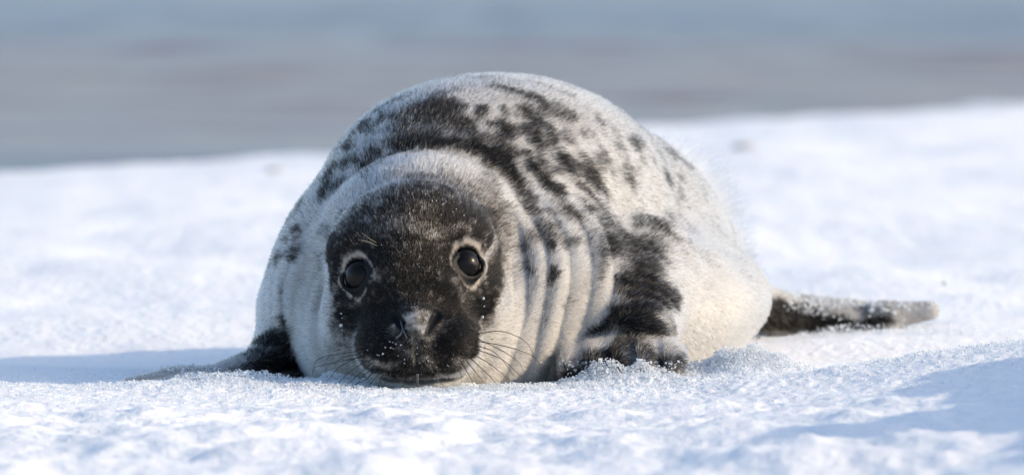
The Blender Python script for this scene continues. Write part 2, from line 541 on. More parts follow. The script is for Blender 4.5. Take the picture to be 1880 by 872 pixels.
# ------------------------------------------------------------------ the coat: dark spots and patches sitting on the skin
#   pixel x, y, half width, half height, turn (deg), darkness
SPOTS = [
    (795, 205, 48, 22, 5, 1.0), (765, 240, 80, 34, 0, .52), (815, 265, 95, 13, 8, .85), (745, 272, 45, 12, -8, .75), (810, 182, 45, 10, 8, .45),
    (730, 220, 24, 22, 30, .4), (880, 206, 14, 15, 0, .9), (850, 235, 30, 22, 20, .5),
    (640, 272, 16, 13, -30, .75), (668, 232, 16, 12, -30, .6), (602, 325, 9, 34, 25, .8), (640, 300, 16, 11, -40, .6), (590, 365, 8, 20, 20, .6), (622, 330, 12, 22, 30, .35),
    (905, 292, 40, 17, 38, 1.0), (938, 325, 24, 13, 40, .95), (872, 268, 13, 7, 30, .95), (930, 280, 24, 13, 35, .7), (955, 355, 24, 18, 48, .6), (968, 378, 10, 14, 40, .5),
    (925, 165, 40, 8, 12, .85), (985, 182, 34, 9, 26, .8), (1030, 205, 18, 12, 45, .6), (1048, 218, 10, 16, 20, .55), (900, 150, 30, 6, 5, .4),
    (970, 238, 26, 14, 35, .7), (985, 262, 20, 10, 35, .65), (940, 235, 22, 10, 30, .45), (1020, 292, 15, 10, 40, .6), (995, 285, 12, 8, 20, .45), (1026, 347, 11, 9, 30, 1.0),
    (1050, 360, 14, 8, 40, .4), (1060, 255, 12, 8, 40, .3), (1135, 245, 14, 7, 30, .35), (1165, 268, 16, 8, 45, .4), (1180, 300, 12, 7, 40, .4), (1225, 325, 8, 18, -30, .6), (1250, 355, 10, 20, -30, .4),
    (1130, 300, 22, 10, 40, .22), (1100, 380, 24, 22, 30, .35), (1075, 385, 14, 9, 30, .45),
    (1118, 420, 34, 34, 20, .50), (1145, 450, 26, 22, 20, .58), (1185, 480, 34, 32, 0, .75), (1185, 525, 44, 42, 0, .88), (1230, 545, 26, 24, 20, .72), (1165, 570, 50, 28, -20, .85), (1190, 600, 54, 24, 0, .78), (1105, 602, 30, 13, -30, .75), (1150, 625, 50, 10, -15, .6),
    (1100, 485, 10, 34, 10, .35), (1010, 455, 11, 14, 20, 1.0), (1015, 512, 8, 16, 10, .95), (1000, 412, 14, 10, 40, .4), (970, 490, 7, 18, 0, .6), (965, 440, 12, 10, 0, .35), (1040, 560, 8, 40, 15, .35), (1000, 580, 7, 30, 10, .25), (1075, 520, 7, 22, 8, .25),
    (545, 425, 9, 12, 0, .7), (525, 440, 7, 10, 0, .5), (540, 470, 9, 16, 10, .45), (512, 470, 6, 16, 8, .45), (520, 530, 8, 16, 0, .3), (560, 395, 8, 16, 20, .35),
    (1275, 455, 6, 34, -10, .25), (1140, 656, 120, 32, 0, .60), (1050, 684, 24, 10, 0, .6), (1246, 664, 14, 18, 0, .8), (1148, 672, 18, 7, 0, .4), (1095, 680, 14, 8, 0, .4),
    (505, 625, 40, 22, 0, 1.0), (505, 665, 40, 16, 0, 1.0), (465, 674, 30, 14, 0, .7),
    (1435, 562, 50, 14, 10, .55), (1440, 588, 60, 22, 0, 1.0), (1500, 592, 44, 14, 0, .95), (1560, 594, 40, 10, 0, .85), (1620, 590, 30, 7, 0, .5), (1560, 580, 150, 30, 0, .35),
]
#   the dark mask of the face
MASK = [
    (760, 395, 110, 26, 0, .25), (690, 418, 60, 26, -20, .35), (830, 398, 60, 30, 25, .45), (882, 425, 26, 40, 25, .9), (640, 440, 26, 30, 0, .6), (614, 480, 12, 46, 0, .95),
    (745, 488, 72, 46, 0, 1.0), (745, 525, 80, 58, 0, 1.0), (720, 560, 70, 50, 0, 1.0), (656, 572, 26, 30, 0, .75), (830, 552, 44, 40, 0, .95), (908, 500, 15, 44, 8, .95), (893, 540, 12, 20, 0, .7), (862, 580, 24, 30, 0, .85),
    (720, 625, 62, 48, 0, 1.0), (820, 620, 62, 48, 0, 1.0), (768, 640, 46, 34, 0, .95), (684, 622, 30, 42, 0, .95), (850, 620, 28, 44, 0, .9), (634, 530, 26, 50, 0, .7), (800, 440, 60, 34, 0, .6), (690, 460, 40, 26, 0, .65),
    (608, 448, 8, 24, 10, .95), (760, 682, 60, 8, 0, .45),
]
CLEAR = [(585, 440, 16, 40, 15, .7), (605, 385, 18, 34, 30, .75), (645, 340, 36, 22, -45, .95), (700, 308, 46, 18, -25, 1.), (780, 296, 60, 17, 0, 1.), (855, 310, 46, 18, 22, .95), (915, 350, 38, 17, 45, .75)]
SADDLE = [(860, 225, 170, 70, 15, .70), (960, 260, 120, 80, 35, .62), (700, 270, 90, 70, -30, .50), (1080, 330, 110, 90, 40, .42), (1180, 340, 110, 100, 40, .34), (590, 400, 50, 120, 20, .45), (1000, 430, 60, 90, 20, .42), (1250, 430, 60, 120, 0, .25)]
CROWN = [(630, 575, 30, 50, 0, .35), (648, 625, 18, 40, 0, .3), (890, 590, 16, 40, 0, .3), (765, 360, 120, 28, 0, .52), (700, 372, 70, 28, -25, .45), (840, 366, 60, 34, 30, .52), (770, 338, 80, 10, 0, .18), (640, 420, 24, 40, 25, .4), (890, 400, 24, 40, -25, .45), (660, 480, 30, 40, 0, .3), (920, 470, 10, 50, 0, .4), (590, 520, 8, 50, 0, .25), (660, 620, 14, 30, 0, .3)]
LIGHT = [   # pale marks inside the mask
    (765, 589, 48, 19, 0, .85), (767, 608, 20, 18, 0, .75), (767, 645, 34, 22, 0, .35), (765, 645, 26, 18, 0, .30), (800, 430, 30, 18, 20, .5), (850, 425, 26, 10, 20, .5), (690, 505, 18, 14, 0, .5), (835, 520, 26, 12, 45, .5), (660, 560, 18, 12, -20, .35),
    (700, 430, 30, 10, 30, .30), (860, 545, 16, 24, 30, .35), (690, 668, 30, 8, 10, .75), (860, 668, 26, 9, -12, .75), (768, 676, 60, 6, 0, .4),
]

def project(v):
    q = v - CAM
    dd = q @ FWD
    return 940 + FPX * (q @ RIGHT) / dd, 436 - FPX * (q @ UP) / dd

def spot_field(V, N, rows, soft=0.45):
    """union of soft elliptical marks laid on the skin around the points that the rows name"""
    out = np.zeros(len(V))
    for px, py, rx, ry, rot, dk in rows:
        c, n = hit(px, py)
        if c is None: continue
        s = FPX / ((c - CAM) @ FWD)
        q = V - c
        sel = np.where((q ** 2).sum(1) < (3.2 * max(rx, ry) / s + 0.02) ** 2)[0]
        q = q[sel]
        dn = np.abs(q @ n)
        q = q - (q @ n)[:, None] * n
        a, b = q @ RIGHT * s, -(q @ UP) * s
        co, si = math.cos(R(rot)), math.sin(R(rot))
        u = (a * co + b * si) / rx; w = (-a * si + b * co) / ry
        r = np.sqrt(u * u + w * w)
        lim = 0.55 * max(rx, ry) / s + 0.006
        f = dk * (1 - sstep(1 - soft, 1 + soft, r)) * (1 - sstep(lim, lim * 1.4, dn))
        out[sel] = 1 - (1 - out[sel]) * (1 - f)
    return out

def coat(V, N):
    """(darkness, pale face marks, bare rim of the eye, eye ring, nose/mouth skin) at points V"""
    Vw = V + 0.008 * np.stack([fbm(V * 70, 2, 201), fbm(V * 70, 2, 211), fbm(V * 70, 2, 221)], 1) + 0.003 * np.stack([vnoise(V * 260, 231), vnoise(V * 260, 241), vnoise(V * 260, 251)], 1)
    dark = spot_field(Vw, N, SPOTS, 0.75)
    face = spot_field(Vw, N, MASK, 0.8)
    pale = spot_field(Vw, N, LIGHT, 0.6)
    n1 = fbm(V * 130, 3, 261)
    crown = spot_field(Vw, N, CROWN, 0.95)
    # streaks that follow the lie of the coat, and ragged edges
    st = np.stack([V @ [0.80, 0.10, 0.59], V @ [-0.59, 0.10, 0.80], V[:, 1]], 1)
    s1 = fbm(st * [52, 30, 26], 3, 281)
    saddle = spot_field(V, N, SADDLE, 0.8)
    dark = np.maximum(dark, saddle * (0.45 + 0.9 * s1))
    clear = spot_field(V, N, CLEAR, 0.7)
    dark = dark * (1 - clear)
    dark = np.clip(dark + 0.42 * s1 * sstep(0.03, 0.3, dark), 0, 1)
    dark = 0.62 * dark + 0.38 * sstep(0.20, 0.80, dark) * (1 + 0.3 * n1)
    silver = 0.12 * sstep(0.10, 0.26, V[:, 2]) + 0.06 * sstep(0.10, -0.20, V[:, 0]) + 0.10 * fbm(V * 12, 2, 291)
    dark = np.maximum(dark, np.clip(silver, 0, 1) * (1 - 0.7 * clear))
    dark = np.clip(dark, 0, 1)
    px, py = project(V)
    # faint mottling all over the back
    mott = sstep(0.05, 0.55, fbm(V * np.array([26, 26, 40]), 3, 271)) * 0.46 * sstep(0.06, 0.22, V[:, 2])
    dark = 1 - (1 - dark) * (1 - mott)
    face = np.clip(face * (1.42 + 0.8 * n1 + 0.4 * s1), 0, 1)
    crown = np.clip(crown * (1 + 0.8 * n1 + 0.4 * vnoise(V * 320, 265)), 0, 0.9)
    face = 1 - (1 - face) * (1 - crown)
    fm = fbm(V * 125, 3, 285, 0.65)
    face = face * (1 - 0.46 * sstep(0.0, 0.5, fm) * (0.6 + 0.4 * sstep(0.07, 0.12, V[:, 2])))
    face = face * (1 - pale * (0.75 + 0.6 * n1))
    d = 1 - (1 - dark) * (1 - face)
    bare = np.zeros(len(V)); ring = np.zeros(len(V))
    for e in EYES:
        a, b, f = eye_local(V, e)
        ok = np.abs(f) < 0.04
        r = np.sqrt(a * a + b * b); L = lid_radius(a, b)
        bare = np.maximum(bare, ok * (1 - sstep(0.0, 0.0022, r - L)))
        w = (0.0044 + 0.005 * sstep(-0.2, 1, b / (r + 1e-6)) + 0.005 * n1) * (0.45 + 0.55 * sstep(-0.8, 0.3, a / (r + 1e-6)))
        w = np.maximum(w, 0.0012)
        ring = np.maximum(ring, ok * (1 - sstep(0.2, 1.5, (r - L) / w)))
    d = d * (1 - np.clip(0.98 + 0.7 * n1 + 0.3 * vnoise(V * 400, 267), 0, 1) * ring)
    for a_, b_s, ra, rb in NOSTRILS:
        bare = np.maximum(bare, 1 - sstep(0.0, 0.002, cone(V.astype(np.float32), a_, b_s, ra, rb) - 0.0012))
    for a_, b_s in MOUTH:
        bare = np.maximum(bare, 0.8 * (1 - sstep(0.0, 0.002, cone(V.astype(np.float32), a_, b_s, 0.0036, 0.0036) - 0.0004)))
    return np.clip(d, 0, 1), face, bare, ring

PALE = np.array([0.345, 0.345, 0.347]); GREY = np.array([0.105, 0.102, 0.100]); DARK = np.array([0.0050, 0.0045, 0.0043]); BROWN = np.array([0.130, 0.088, 0.058])
CREAM = np.array([0.37, 0.335, 0.285]); BARE = np.array([0.006, 0.0062, 0.0075])

def coat_colour(V, N, jitter=None):
    d, face, bare, ring = coat(V, N)
    if jitter is not None:
        dd = np.clip(d + jitter * (0.085 + 0.60 * np.sqrt(d * (1 - d))) * (1 - 0.55 * face), 0, 1)
    else:
        dd = d
    base = PALE[None] * (1 + 0.10 * fbm(V * 18, 2, 301))[:, None]
    cream = 0.75 * np.clip(0.5 * fbm(V * 9, 2, 311) + 0.35 * (1 - sstep(0.0, 0.16, V[:, 2])) + 0.1, 0, 0.7)[:, None]
    base = base * (1 - cream) + CREAM * cream
    rg = (ring * 0.75)[:, None]
    base = base * (1 - rg) + np.array([0.31, 0.25, 0.185]) * rg
    t = sstep(0.06, 0.86, dd)[:, None]
    mid = GREY * (1 - 0.5 * face[:, None]) + BROWN * 0.5 * face[:, None]
    c = np.where(t < 0.5, base + (mid - base) * t * 2, mid + (DARK - mid) * (t * 2 - 1))
    return c * (1 - bare[:, None]) + BARE * bare[:, None], d, face, bare

# ------------------------------------------------------------------ seal body mesh
body_me = mesh_np('seal', SV, SF)
seal = link('seal', body_me)
tag(seal, 'plump grey spotted seal pup with a dark face lying on the snow', 'seal')
vc, vd, vf, vb = coat_colour(SV, SN)
at = body_me.attributes.new('coat', 'FLOAT_COLOR', 'POINT')
at.data.foreach_set('color', np.concatenate([vc, np.ones((len(vc), 1))], 1).astype(np.float32).ravel())
at = body_me.attributes.new('bare', 'FLOAT', 'POINT')
at.data.foreach_set('value', vb.astype(np.float32))
SKIN, n_, l_, b_ = mat('seal_skin')
a1 = n_.new('ShaderNodeAttribute'); a1.attribute_name = 'coat'
a2 = n_.new('ShaderNodeAttribute'); a2.attribute_name = 'bare'
l_.new(a1.outputs['Color'], b_.inputs['Base Color'])
mr = n_.new('ShaderNodeMapRange'); mr.inputs['To Min'].default_value = 0.7; mr.inputs['To Max'].default_value = 0.5
l_.new(a2.outputs['Fac'], mr.inputs['Value']); l_.new(mr.outputs['Result'], b_.inputs['Roughness'])
b_.inputs['Specular IOR Level'].default_value = 0.12
body_me.materials.append(SKIN)

# ------------------------------------------------------------------ fur
def fur_dir(V, N):
    nose = P(764, 600, -0.13)
    q = V - nose
    r = np.linalg.norm(q, axis=1, keepdims=True)
    back = np.array([0.42, 0.90, -0.10])[None]
    w = sstep(0.16, 0.42, r)
    t = q / (r + 1e-6) * (1 - w) + back * w
    t[:, 2] -= 0.35 * w[:, 0] * sstep(-0.2, 0.9, 1 - N[:, 2])
    t = t + 0.28 * np.stack([fbm(V * 30, 2, 401), fbm(V * 30, 2, 411), fbm(V * 30, 2, 421)], 1)
    t = t - (t * N).sum(1, keepdims=True) * N
    return t / (np.linalg.norm(t, axis=1, keepdims=True) + 1e-6)

def hair_object(name, pts, rad, colr, material, parent):
    n, k, _ = pts.shape
    hc = bpy.data.hair_curves.new(name)
    hc.add_curves([k] * n)
    hc.attributes['position'].data.foreach_set('vector', pts.astype(np.float32).ravel())
    ra = hc.attributes.get('radius') or hc.attributes.new('radius', 'FLOAT', 'POINT')
    ra.data.foreach_set('value', rad.astype(np.float32).ravel())
    ca = hc.attributes.new('fur_colour', 'FLOAT_COLOR', 'CURVE')
    ca.data.foreach_set('color', np.concatenate([colr, np.ones((n, 1))], 1).astype(np.float32).ravel())
    hc.materials.append(material)
    return link(name, hc, parent)

FUR, n_, l_, b_ = mat('seal_fur')
n_.remove(b_)
hb = n_.new('ShaderNodeBsdfHairPrincipled')
hb.model = 'CHIANG'; hb.parametrization = 'COLOR'
hb.inputs['Roughness'].default_value = 0.42
hb.inputs['Radial Roughness'].default_value = 0.65
hb.inputs['IOR'].default_value = 1.22
a1 = n_.new('ShaderNodeAttribute'); a1.attribute_name = 'fur_colour'
l_.new(a1.outputs['Color'], hb.inputs['Color'])
l_.new(hb.outputs[0], n_['Material Output'].inputs['Surface'])

def sample_surface(n, weight):
    A, B, C_, D_ = (SV[SF[:, i]] for i in range(4))
    area = 0.5 * np.linalg.norm(np.cross(C_ - A, D_ - B), axis=1)
    w = area * weight
    f = rng.choice(len(SF), n, p=w / w.sum())
    u, v = rng.random(n)[:, None], rng.random(n)[:, None]
    p = (A[f] * (1 - u) + B[f] * u) * (1 - v) + (D_[f] * (1 - u) + C_[f] * u) * v
    nn = (SN[SF[f, 0]] * (1 - u) + SN[SF[f, 1]] * u) * (1 - v) + (SN[SF[f, 3]] * (1 - u) + SN[SF[f, 2]] * u) * v
    return p, nn / (np.linalg.norm(nn, axis=1, keepdims=True) + 1e-9)

FC = SV[SF].mean(1); FN = SN[SF].mean(1)
toc = CAM - FC; toc /= np.linalg.norm(toc, axis=1, keepdims=True)
facing = (FN * toc).sum(1)
wgt = np.where(facing > -0.25, 1.0, 0.12) * (FC[:, 2] > -0.02) * (1.15 - 0.75 * sstep(0.15, 0.75, FC[:, 1]))
head_f = 1 - sstep(0.02, 0.10, FC[:, 1])
wgt *= 1 + 0.9 * head_f * (np.abs(FC[:, 0] + 0.12) < 0.13)
if True:
    NH = 420000
    hp, hn = sample_surface(NH, wgt)
    hc_, hd, hface, hbare = coat_colour(hp, hn, rng.normal(0, 1, NH) * 0.85 + 0.45 * vnoise(hp * 330, 431) + 0.35 * vnoise(hp * 150, 433))
    keep = hbare < 0.5
    hp, hn, hc_, hd, hface = hp[keep], hn[keep], hc_[keep], hd[keep], hface[keep]
    NH = len(hp)
    t = fur_dir(hp, hn)
    r_nose = np.linalg.norm(hp - P(764, 600, -0.13), axis=1)
    Lh = 0.0040 + 0.0050 * sstep(0.05, 0.26, r_nose)
    Lh *= 1 - 0.45 * ((hp[:, 0] < -0.33) | (hp[:, 0] > 0.40))
    for e in EYES:
        de = np.linalg.norm(hp - e[0], axis=1)
        Lh *= 0.5 + 0.5 * sstep(0.024, 0.05, de)
    Lh *= rng.uniform(0.65, 1.3, NH)
    lift = rng.uniform(0.16, 0.42, NH)[:, None]
    jit = rng.normal(0, 0.16, (NH, 3))
    d1 = t + hn * (lift + 0.18) + jit * 0.5; d1 /= np.linalg.norm(d1, axis=1, keepdims=True)
    d2 = t + hn * (lift - 0.05) + jit; d2 /= np.linalg.norm(d2, axis=1, keepdims=True)
    L_ = Lh[:, None]
    p0 = hp - hn * 0.0006
    p1 = p0 + d1 * L_ * 0.5
    p2_ = p1 + d2 * L_ * 0.5
    pts = np.stack([p0, p1, p2_], 1)
    rr_ = rng.uniform(0.75, 1.25, NH)[:, None] * np.array([[0.00026, 0.00024, 0.00008]])
    fleck = (rng.random(NH) < 0.03 * hface)[:, None]
    grey_hair = (rng.random(NH) < 0.09 * hd * (1 - 0.9 * hface))[:, None]
    hc_ = np.where(grey_hair, np.array([[0.15, 0.148, 0.145]]) * rng.uniform(0.4, 1.4, (NH, 1)), hc_)
    hc_ = np.where(fleck, np.array([[0.13, 0.10, 0.075]]) * rng.uniform(0.4, 1.3, (NH, 1)), hc_)
    hc_ = np.clip(hc_ * rng.uniform(0.82, 1.18, (NH, 1)), 0.002, 0.8)
    fur = hair_object('fur', pts, rr_, hc_, FUR, seal)
    # long baby fur still clinging to the far side of the back
    FCp = FC
    ppx, ppy = project(FC)
    wl = np.exp(-((ppx - 1300) / 62) ** 2) * (facing < -0.03) * (facing > -0.32) * (FC[:, 2] > 0.08) * (ppx > 1170)
    NL = 1500
    lp, ln = sample_surface(NL, wl + 1e-9)
    tl = fur_dir(lp, ln)
    LL = (rng.uniform(0.018, 0.056, NL) * np.exp(-((project(lp)[0] - 1290) / 95) ** 2))[:, None]
    jl = rng.normal(0, 0.22, (NL, 3))
    a_ = ln * 0.8 + tl * 0.5 + jl + np.array([0.1, 0, 0.25]); a_ /= np.linalg.norm(a_, axis=1, keepdims=True)
    b2 = a_ + tl * 0.3 + rng.normal(0, 0.3, (NL, 3)) - np.array([0, 0, 0.1]); b2 /= np.linalg.norm(b2, axis=1, keepdims=True)
    pts = np.stack([lp, lp + a_ * LL * .35, lp + a_ * LL * .7, lp + a_ * LL * .7 + b2 * LL * .3], 1)
    tuft = hair_object('baby_fur', pts, np.tile(np.array([[0.00026, 0.00026, 0.0002, 0.00008]]), (NL, 1)), np.tile(np.array([[0.42, 0.42, 0.43]]), (NL, 1)), FUR, seal)
    tag(tuft, 'wispy long white baby fur on the far side of the back')

# ------------------------------------------------------------------ eyes
EYE_M, n_, l_, b_ = mat('wet_eye')
b_.inputs['Base Color'].default_value = (0.003, 0.0028, 0.003, 1)
b_.inputs['Roughness'].default_value = 0.25
b_.inputs['IOR'].default_value = 1.27
IRIS_M, n_, l_, b_ = mat('brown_iris')
b_.inputs['Base Color'].default_value = (0.0045, 0.003, 0.0028, 1)
b_.inputs['Roughness'].default_value = 0.25
b_.inputs['IOR'].default_value = 1.27

def uv_sphere(r, nu=40, nv=24, scale=(1, 1, 1)):
    th = np.linspace(0, math.pi, nv + 1)[1:-1]
    ph = np.arange(nu) * 2 * math.pi / nu
    T, Ph = np.meshgrid(th, ph, indexing='ij')
    v = np.stack([np.sin(T) * np.cos(Ph), np.sin(T) * np.sin(Ph), np.cos(T)], -1).reshape(-1, 3)
    v = np.concatenate([v, [[0, 0, 1], [0, 0, -1]]]) * r * np.array(scale)
    f = []
    m_ = nv - 1
    for i in range(m_ - 1):
        for j in range(nu):
            f.append((i * nu + j, (i + 1) * nu + j, (i + 1) * nu + (j + 1) % nu, i * nu + (j + 1) % nu))
    top, bot = m_ * nu, m_ * nu + 1
    for j in range(nu):
        f.append((j, (j + 1) % nu, top)); f.append(((m_ - 1) * nu + (j + 1) % nu, (m_ - 1) * nu + j, bot))
    return v, f

def py_mesh(name, v, f, m, parent=None):
    me = bpy.data.meshes.new(name)
    me.from_pydata([tuple(a) for a in v], [], f)
    for p_ in me.polygons: p_.use_smooth = True
    me.materials.append(m)
    return link(name, me, parent)

for e in EYES:
    c, s, n, u, w = e
    v, f = uv_sphere(EYE_RAD, 48, 32)
    o = py_mesh('eye', v + (c - n * EYE_IN), f, EYE_M, seal)
    M3 = np.stack([u, w, n], 1)
    v, f = [[0, 0, EYE_RAD + 0.0002]], []
    for i in range(1, 9):
        th = 0.66 * i / 8
        rad_ = EYE_RAD + 0.0002
        v += [[rad_ * math.sin(th) * math.cos(a), rad_ * math.sin(th) * math.sin(a), rad_ * math.cos(th)] for a in np.arange(36) * 2 * math.pi / 36]
    f += [(0, 1 + k, 1 + (k + 1) % 36) for k in range(36)]
    f += [(1 + r * 36 + k, 1 + (r + 1) * 36 + k, 1 + (r + 1) * 36 + (k + 1) % 36, 1 + r * 36 + (k + 1) % 36) for r in range(7) for k in range(36)]
    py_mesh('iris', (np.array(v) @ M3.T) + c - n * EYE_IN, f, IRIS_M, o)

# ------------------------------------------------------------------ whiskers
WHISK, n_, l_, b_ = mat('whisker')
b_.inputs['Base Color'].default_value = (0.016, 0.012, 0.010, 1)
b_.inputs['Roughness'].default_value = 0.4
def tube(name, pts, r0, r1, m, parent, sides=5, n=14):
    pts = np.array(pts, float)
    t = np.linspace(0, len(pts) - 1, n)
    # Catmull-Rom through the points
    ext = np.concatenate([[2 * pts[0] - pts[1]], pts, [2 * pts[-1] - pts[-2]]])
    i = np.clip(np.floor(t).astype(int), 0, len(pts) - 2); s = (t - i)[:, None]
    a, b, c, d = ext[i], ext[i + 1], ext[i + 2], ext[i + 3]
    cv = 0.5 * (2 * b + (c - a) * s + (2 * a - 5 * b + 4 * c - d) * s ** 2 + (3 * b - a - 3 * c + d) * s ** 3)
    tg = np.gradient(cv, axis=0); tg /= np.linalg.norm(tg, axis=1, keepdims=True)
    ref = np.array([0.1, 0.9, 0.3])
    x_ = np.cross(tg, ref); x_ /= np.linalg.norm(x_, axis=1, keepdims=True)
    y_ = np.cross(tg, x_)
    rad = (r0 + (r1 - r0) * np.linspace(0, 1, n))[:, None]
    V = []
    for k in range(sides):
        an = 2 * math.pi * k / sides
        V.append(cv + (x_ * math.cos(an) + y_ * math.sin(an)) * rad)
    V = np.stack(V, 1).reshape(-1, 3)
    F = [(q * sides + k, q * sides + (k + 1) % sides, (q + 1) * sides + (k + 1) % sides, (q + 1) * sides + k) for q in range(n - 1) for k in range(sides)]
    F += [tuple(range(sides))[::-1], tuple((n - 1) * sides + k for k in range(sides))]
    return py_mesh(name, V, F, m, parent)

WHISKERS = [
    [(672, 643), (620, 650), (582, 660), (573, 690)], [(668, 655), (620, 664), (575, 674)], [(674, 650), (625, 672), (590, 714)], [(676, 660), (640, 684), (606, 720)],
    [(684, 664), (655, 690), (618, 722)], [(690, 668), (664, 694), (640, 722)], [(696, 672), (672, 696), (652, 706), (654, 722)], [(702, 674), (684, 700), (668, 722)], [(710, 676), (698, 698), (694, 712)],
    [(672, 636), (640, 636), (610, 630)], [(660, 650), (632, 655), (612, 668)],
    [(872, 614), (920, 608), (966, 628), (984, 664)], [(872, 626), (930, 636), (982, 656), (996, 690)], [(872, 634), (910, 648), (944, 690)], [(870, 640), (922, 660), (958, 692)],
    [(866, 648), (905, 672), (936, 698)], [(860, 654), (890, 682), (912, 704)], [(854, 660), (876, 686), (890, 706)], [(846, 664), (862, 690), (870, 706)], [(838, 668), (846, 686), (848, 700)], [(872, 620), (915, 640), (950, 662), (960, 680)],
    [(740, 672), (742, 690)], [(800, 672), (806, 690)], [(722, 674), (716, 694), (724, 706)],
]
for wpts in WHISKERS:
    c, n = hit(*wpts[0])
    Y0 = c[1]
    line = [c + np.array([0, 0.002, 0])]
    for k, (px, py) in enumerate(wpts[1:], 1):
        line.append(P(px, py, Y0 - 0.016 + 0.010 * k))
    tube('whisker', line, 0.00058, 0.00026, WHISK, seal)
PALEW, n_, l_, b_ = mat('pale_bristle')
b_.inputs['Base Color'].default_value = (0.5, 0.42, 0.3, 1)
for wpts in ([(692, 446), (678, 438), (664, 428)], [(694, 452), (676, 444), (658, 440)], [(820, 424), (838, 412), (852, 410)]):
    c, n = hit(*wpts[0])
    tube('brow_bristle', [c] + [P(px, py, c[1] - 0.008 * k) for k, (px, py) in enumerate(wpts[1:], 1)], 0.0002, 0.0001, PALEW, seal)

# ------------------------------------------------------------------ wet marks: tears, drips, ice beads
ICE, n_, l_, b_ = mat('clear_ice')
b_.inputs['Base Color'].default_value = (0.9, 0.93, 0.97, 1)
b_.inputs['Roughness'].default_value = 0.08
b_.inputs['Transmission Weight'].default_value = 0.55
b_.inputs['IOR'].default_value = 1.31
SLIME, n_, l_, b_ = mat('slime')
b_.inputs['Base Color'].default_value = (0.10, 0.105, 0.11, 1)
b_.inputs['Roughness'].default_value = 0.15
b_.inputs['Transmission Weight'].default_value = 0.3
def on_skin(px, py, off=0.0):
    c, n = hit(px, py)
    return c + n * off
tube('nose_drip', [on_skin(742, 600, .003), on_skin(738, 612, .004), on_skin(728, 622, .004)], 0.0009, 0.0016, SLIME, seal, 8, 8)
tube('nose_drip', [on_skin(738, 590, .002), on_skin(746, 606, .004), on_skin(750, 622, .003)], 0.0013, 0.0013, SLIME, seal, 8, 8)
tube('lip_drip', [on_skin(766, 682, .004), P(766, 694, on_skin(766, 682, .004)[1]), P(766, 712, on_skin(766, 682, .004)[1] + .004)], 0.0022, 0.0014, SLIME, seal, 8, 8)
for px, py, r in ((630, 575, .0011), (631, 583, .0008), (630, 595, .0022), (631, 604, .0008), (884, 548, .0017), (881, 582, .0019), (886, 562, .0010)):
    v, f = uv_sphere(r, 16, 10)
    py_mesh('tear_drop', v + on_skin(px, py, r * 0.9 + 0.0025), f, ICE, seal)
beads_v, beads_f, off_ = [], [], 0
sv, sf = uv_sphere(1.0, 8, 6)
spots_b = [(rng.normal(810, 26), rng.normal(372, 18), rng.uniform(.0003, .0008)) for _ in range(46)] + [(rng.normal(718, 14), rng.normal(642, 9), rng.uniform(.0004, .0011)) for _ in range(16)] + [(rng.normal(760, 24), rng.normal(450, 60), rng.uniform(.0003, .0005)) for _ in range(40)] + [(rng.normal(780, 50), rng.normal(662, 10), rng.uniform(.0003, .0007)) for _ in range(20)]
quads = []
for px, py, r in spots_b:
    c, n = hit(px, py)
    if c is None: continue
    beads_v.append(sv * r + c + n * (r + 0.0022))
    quads += [tuple(i + off_ for i in ff) for ff in sf]
    off_ += len(sv)
bo = py_mesh('ice_beads', np.concatenate(beads_v), quads, ICE, seal)
tag(bo, kind='stuff')

# ------------------------------------------------------------------ loose snow
def chips(P0, size, squash=0.75):
    """one rough eight-sided grain at each point"""
    n = len(P0)
    base = np.array([[1, 0, 0], [-1, 0, 0], [0, 1, 0], [0, -1, 0], [0, 0, 1], [0, 0, -1]], float)
    v = base[None] * rng.uniform(0.6, 1.3, (n, 6, 1)) + rng.normal(0, 0.18, (n, 6, 3))
    a = rng.normal(0, 1, (n, 4)); a /= np.linalg.norm(a, axis=1, keepdims=True)
    w, x, y, z = a.T
    M = np.stack([1 - 2 * (y * y + z * z), 2 * (x * y - z * w), 2 * (x * z + y * w), 2 * (x * y + z * w), 1 - 2 * (x * x + z * z), 2 * (y * z - x * w), 2 * (x * z - y * w), 2 * (y * z + x * w), 1 - 2 * (x * x + y * y)], 1).reshape(n, 3, 3)
    v = np.einsum('nij,nkj->nki', M, v) * size[:, None, None] + P0[:, None]
    f = np.array([[0, 2, 4], [2, 1, 4], [1, 3, 4], [3, 0, 4], [2, 0, 5], [1, 2, 5], [3, 1, 5], [0, 3, 5]])
    F = (f[None] + 6 * np.arange(n)[:, None, None]).reshape(-1, 3)
    return v.reshape(-1, 3), F

CRUMB, n_, l_, b_ = mat('snow_grain')
b_.inputs['Base Color'].default_value = (0.88, 0.90, 0.92, 1)
b_.inputs['Roughness'].default_value = 0.6
b_.inputs['Specular IOR Level'].default_value = 0.25
tr = n_.new('ShaderNodeBsdfTranslucent'); tr.inputs['Color'].default_value = (0.88, 0.91, 0.94, 1)
mx = n_.new('ShaderNodeMixShader'); mx.inputs[0].default_value = 0.55
l_.new(b_.outputs[0], mx.inputs[1]); l_.new(tr.outputs[0], mx.inputs[2])
l_.new(mx.outputs[0], n_['Material Output'].inputs['Surface'])

n = 52000
x = rng.uniform(-0.68, 0.70, n); y = -0.06 + 0.13 * rng.normal(0, 1, n)
cl = fbm(np.stack([x * 14, y * 10, 0 * x], 1), 3, 501)
k = (rng.random(n) < np.clip(0.40 + 1.3 * cl, 0.05, 1)) & (y < 0.6) & (y > -1.1)
x, y, cl = x[k], y[k], cl[k]
z = ground_h(x, y)
sz = rng.lognormal(math.log(0.00085), 0.45, len(x)).clip(0.0004, 0.0022)
A0 = np.stack([x, y, z + sz * 0.2], 1)
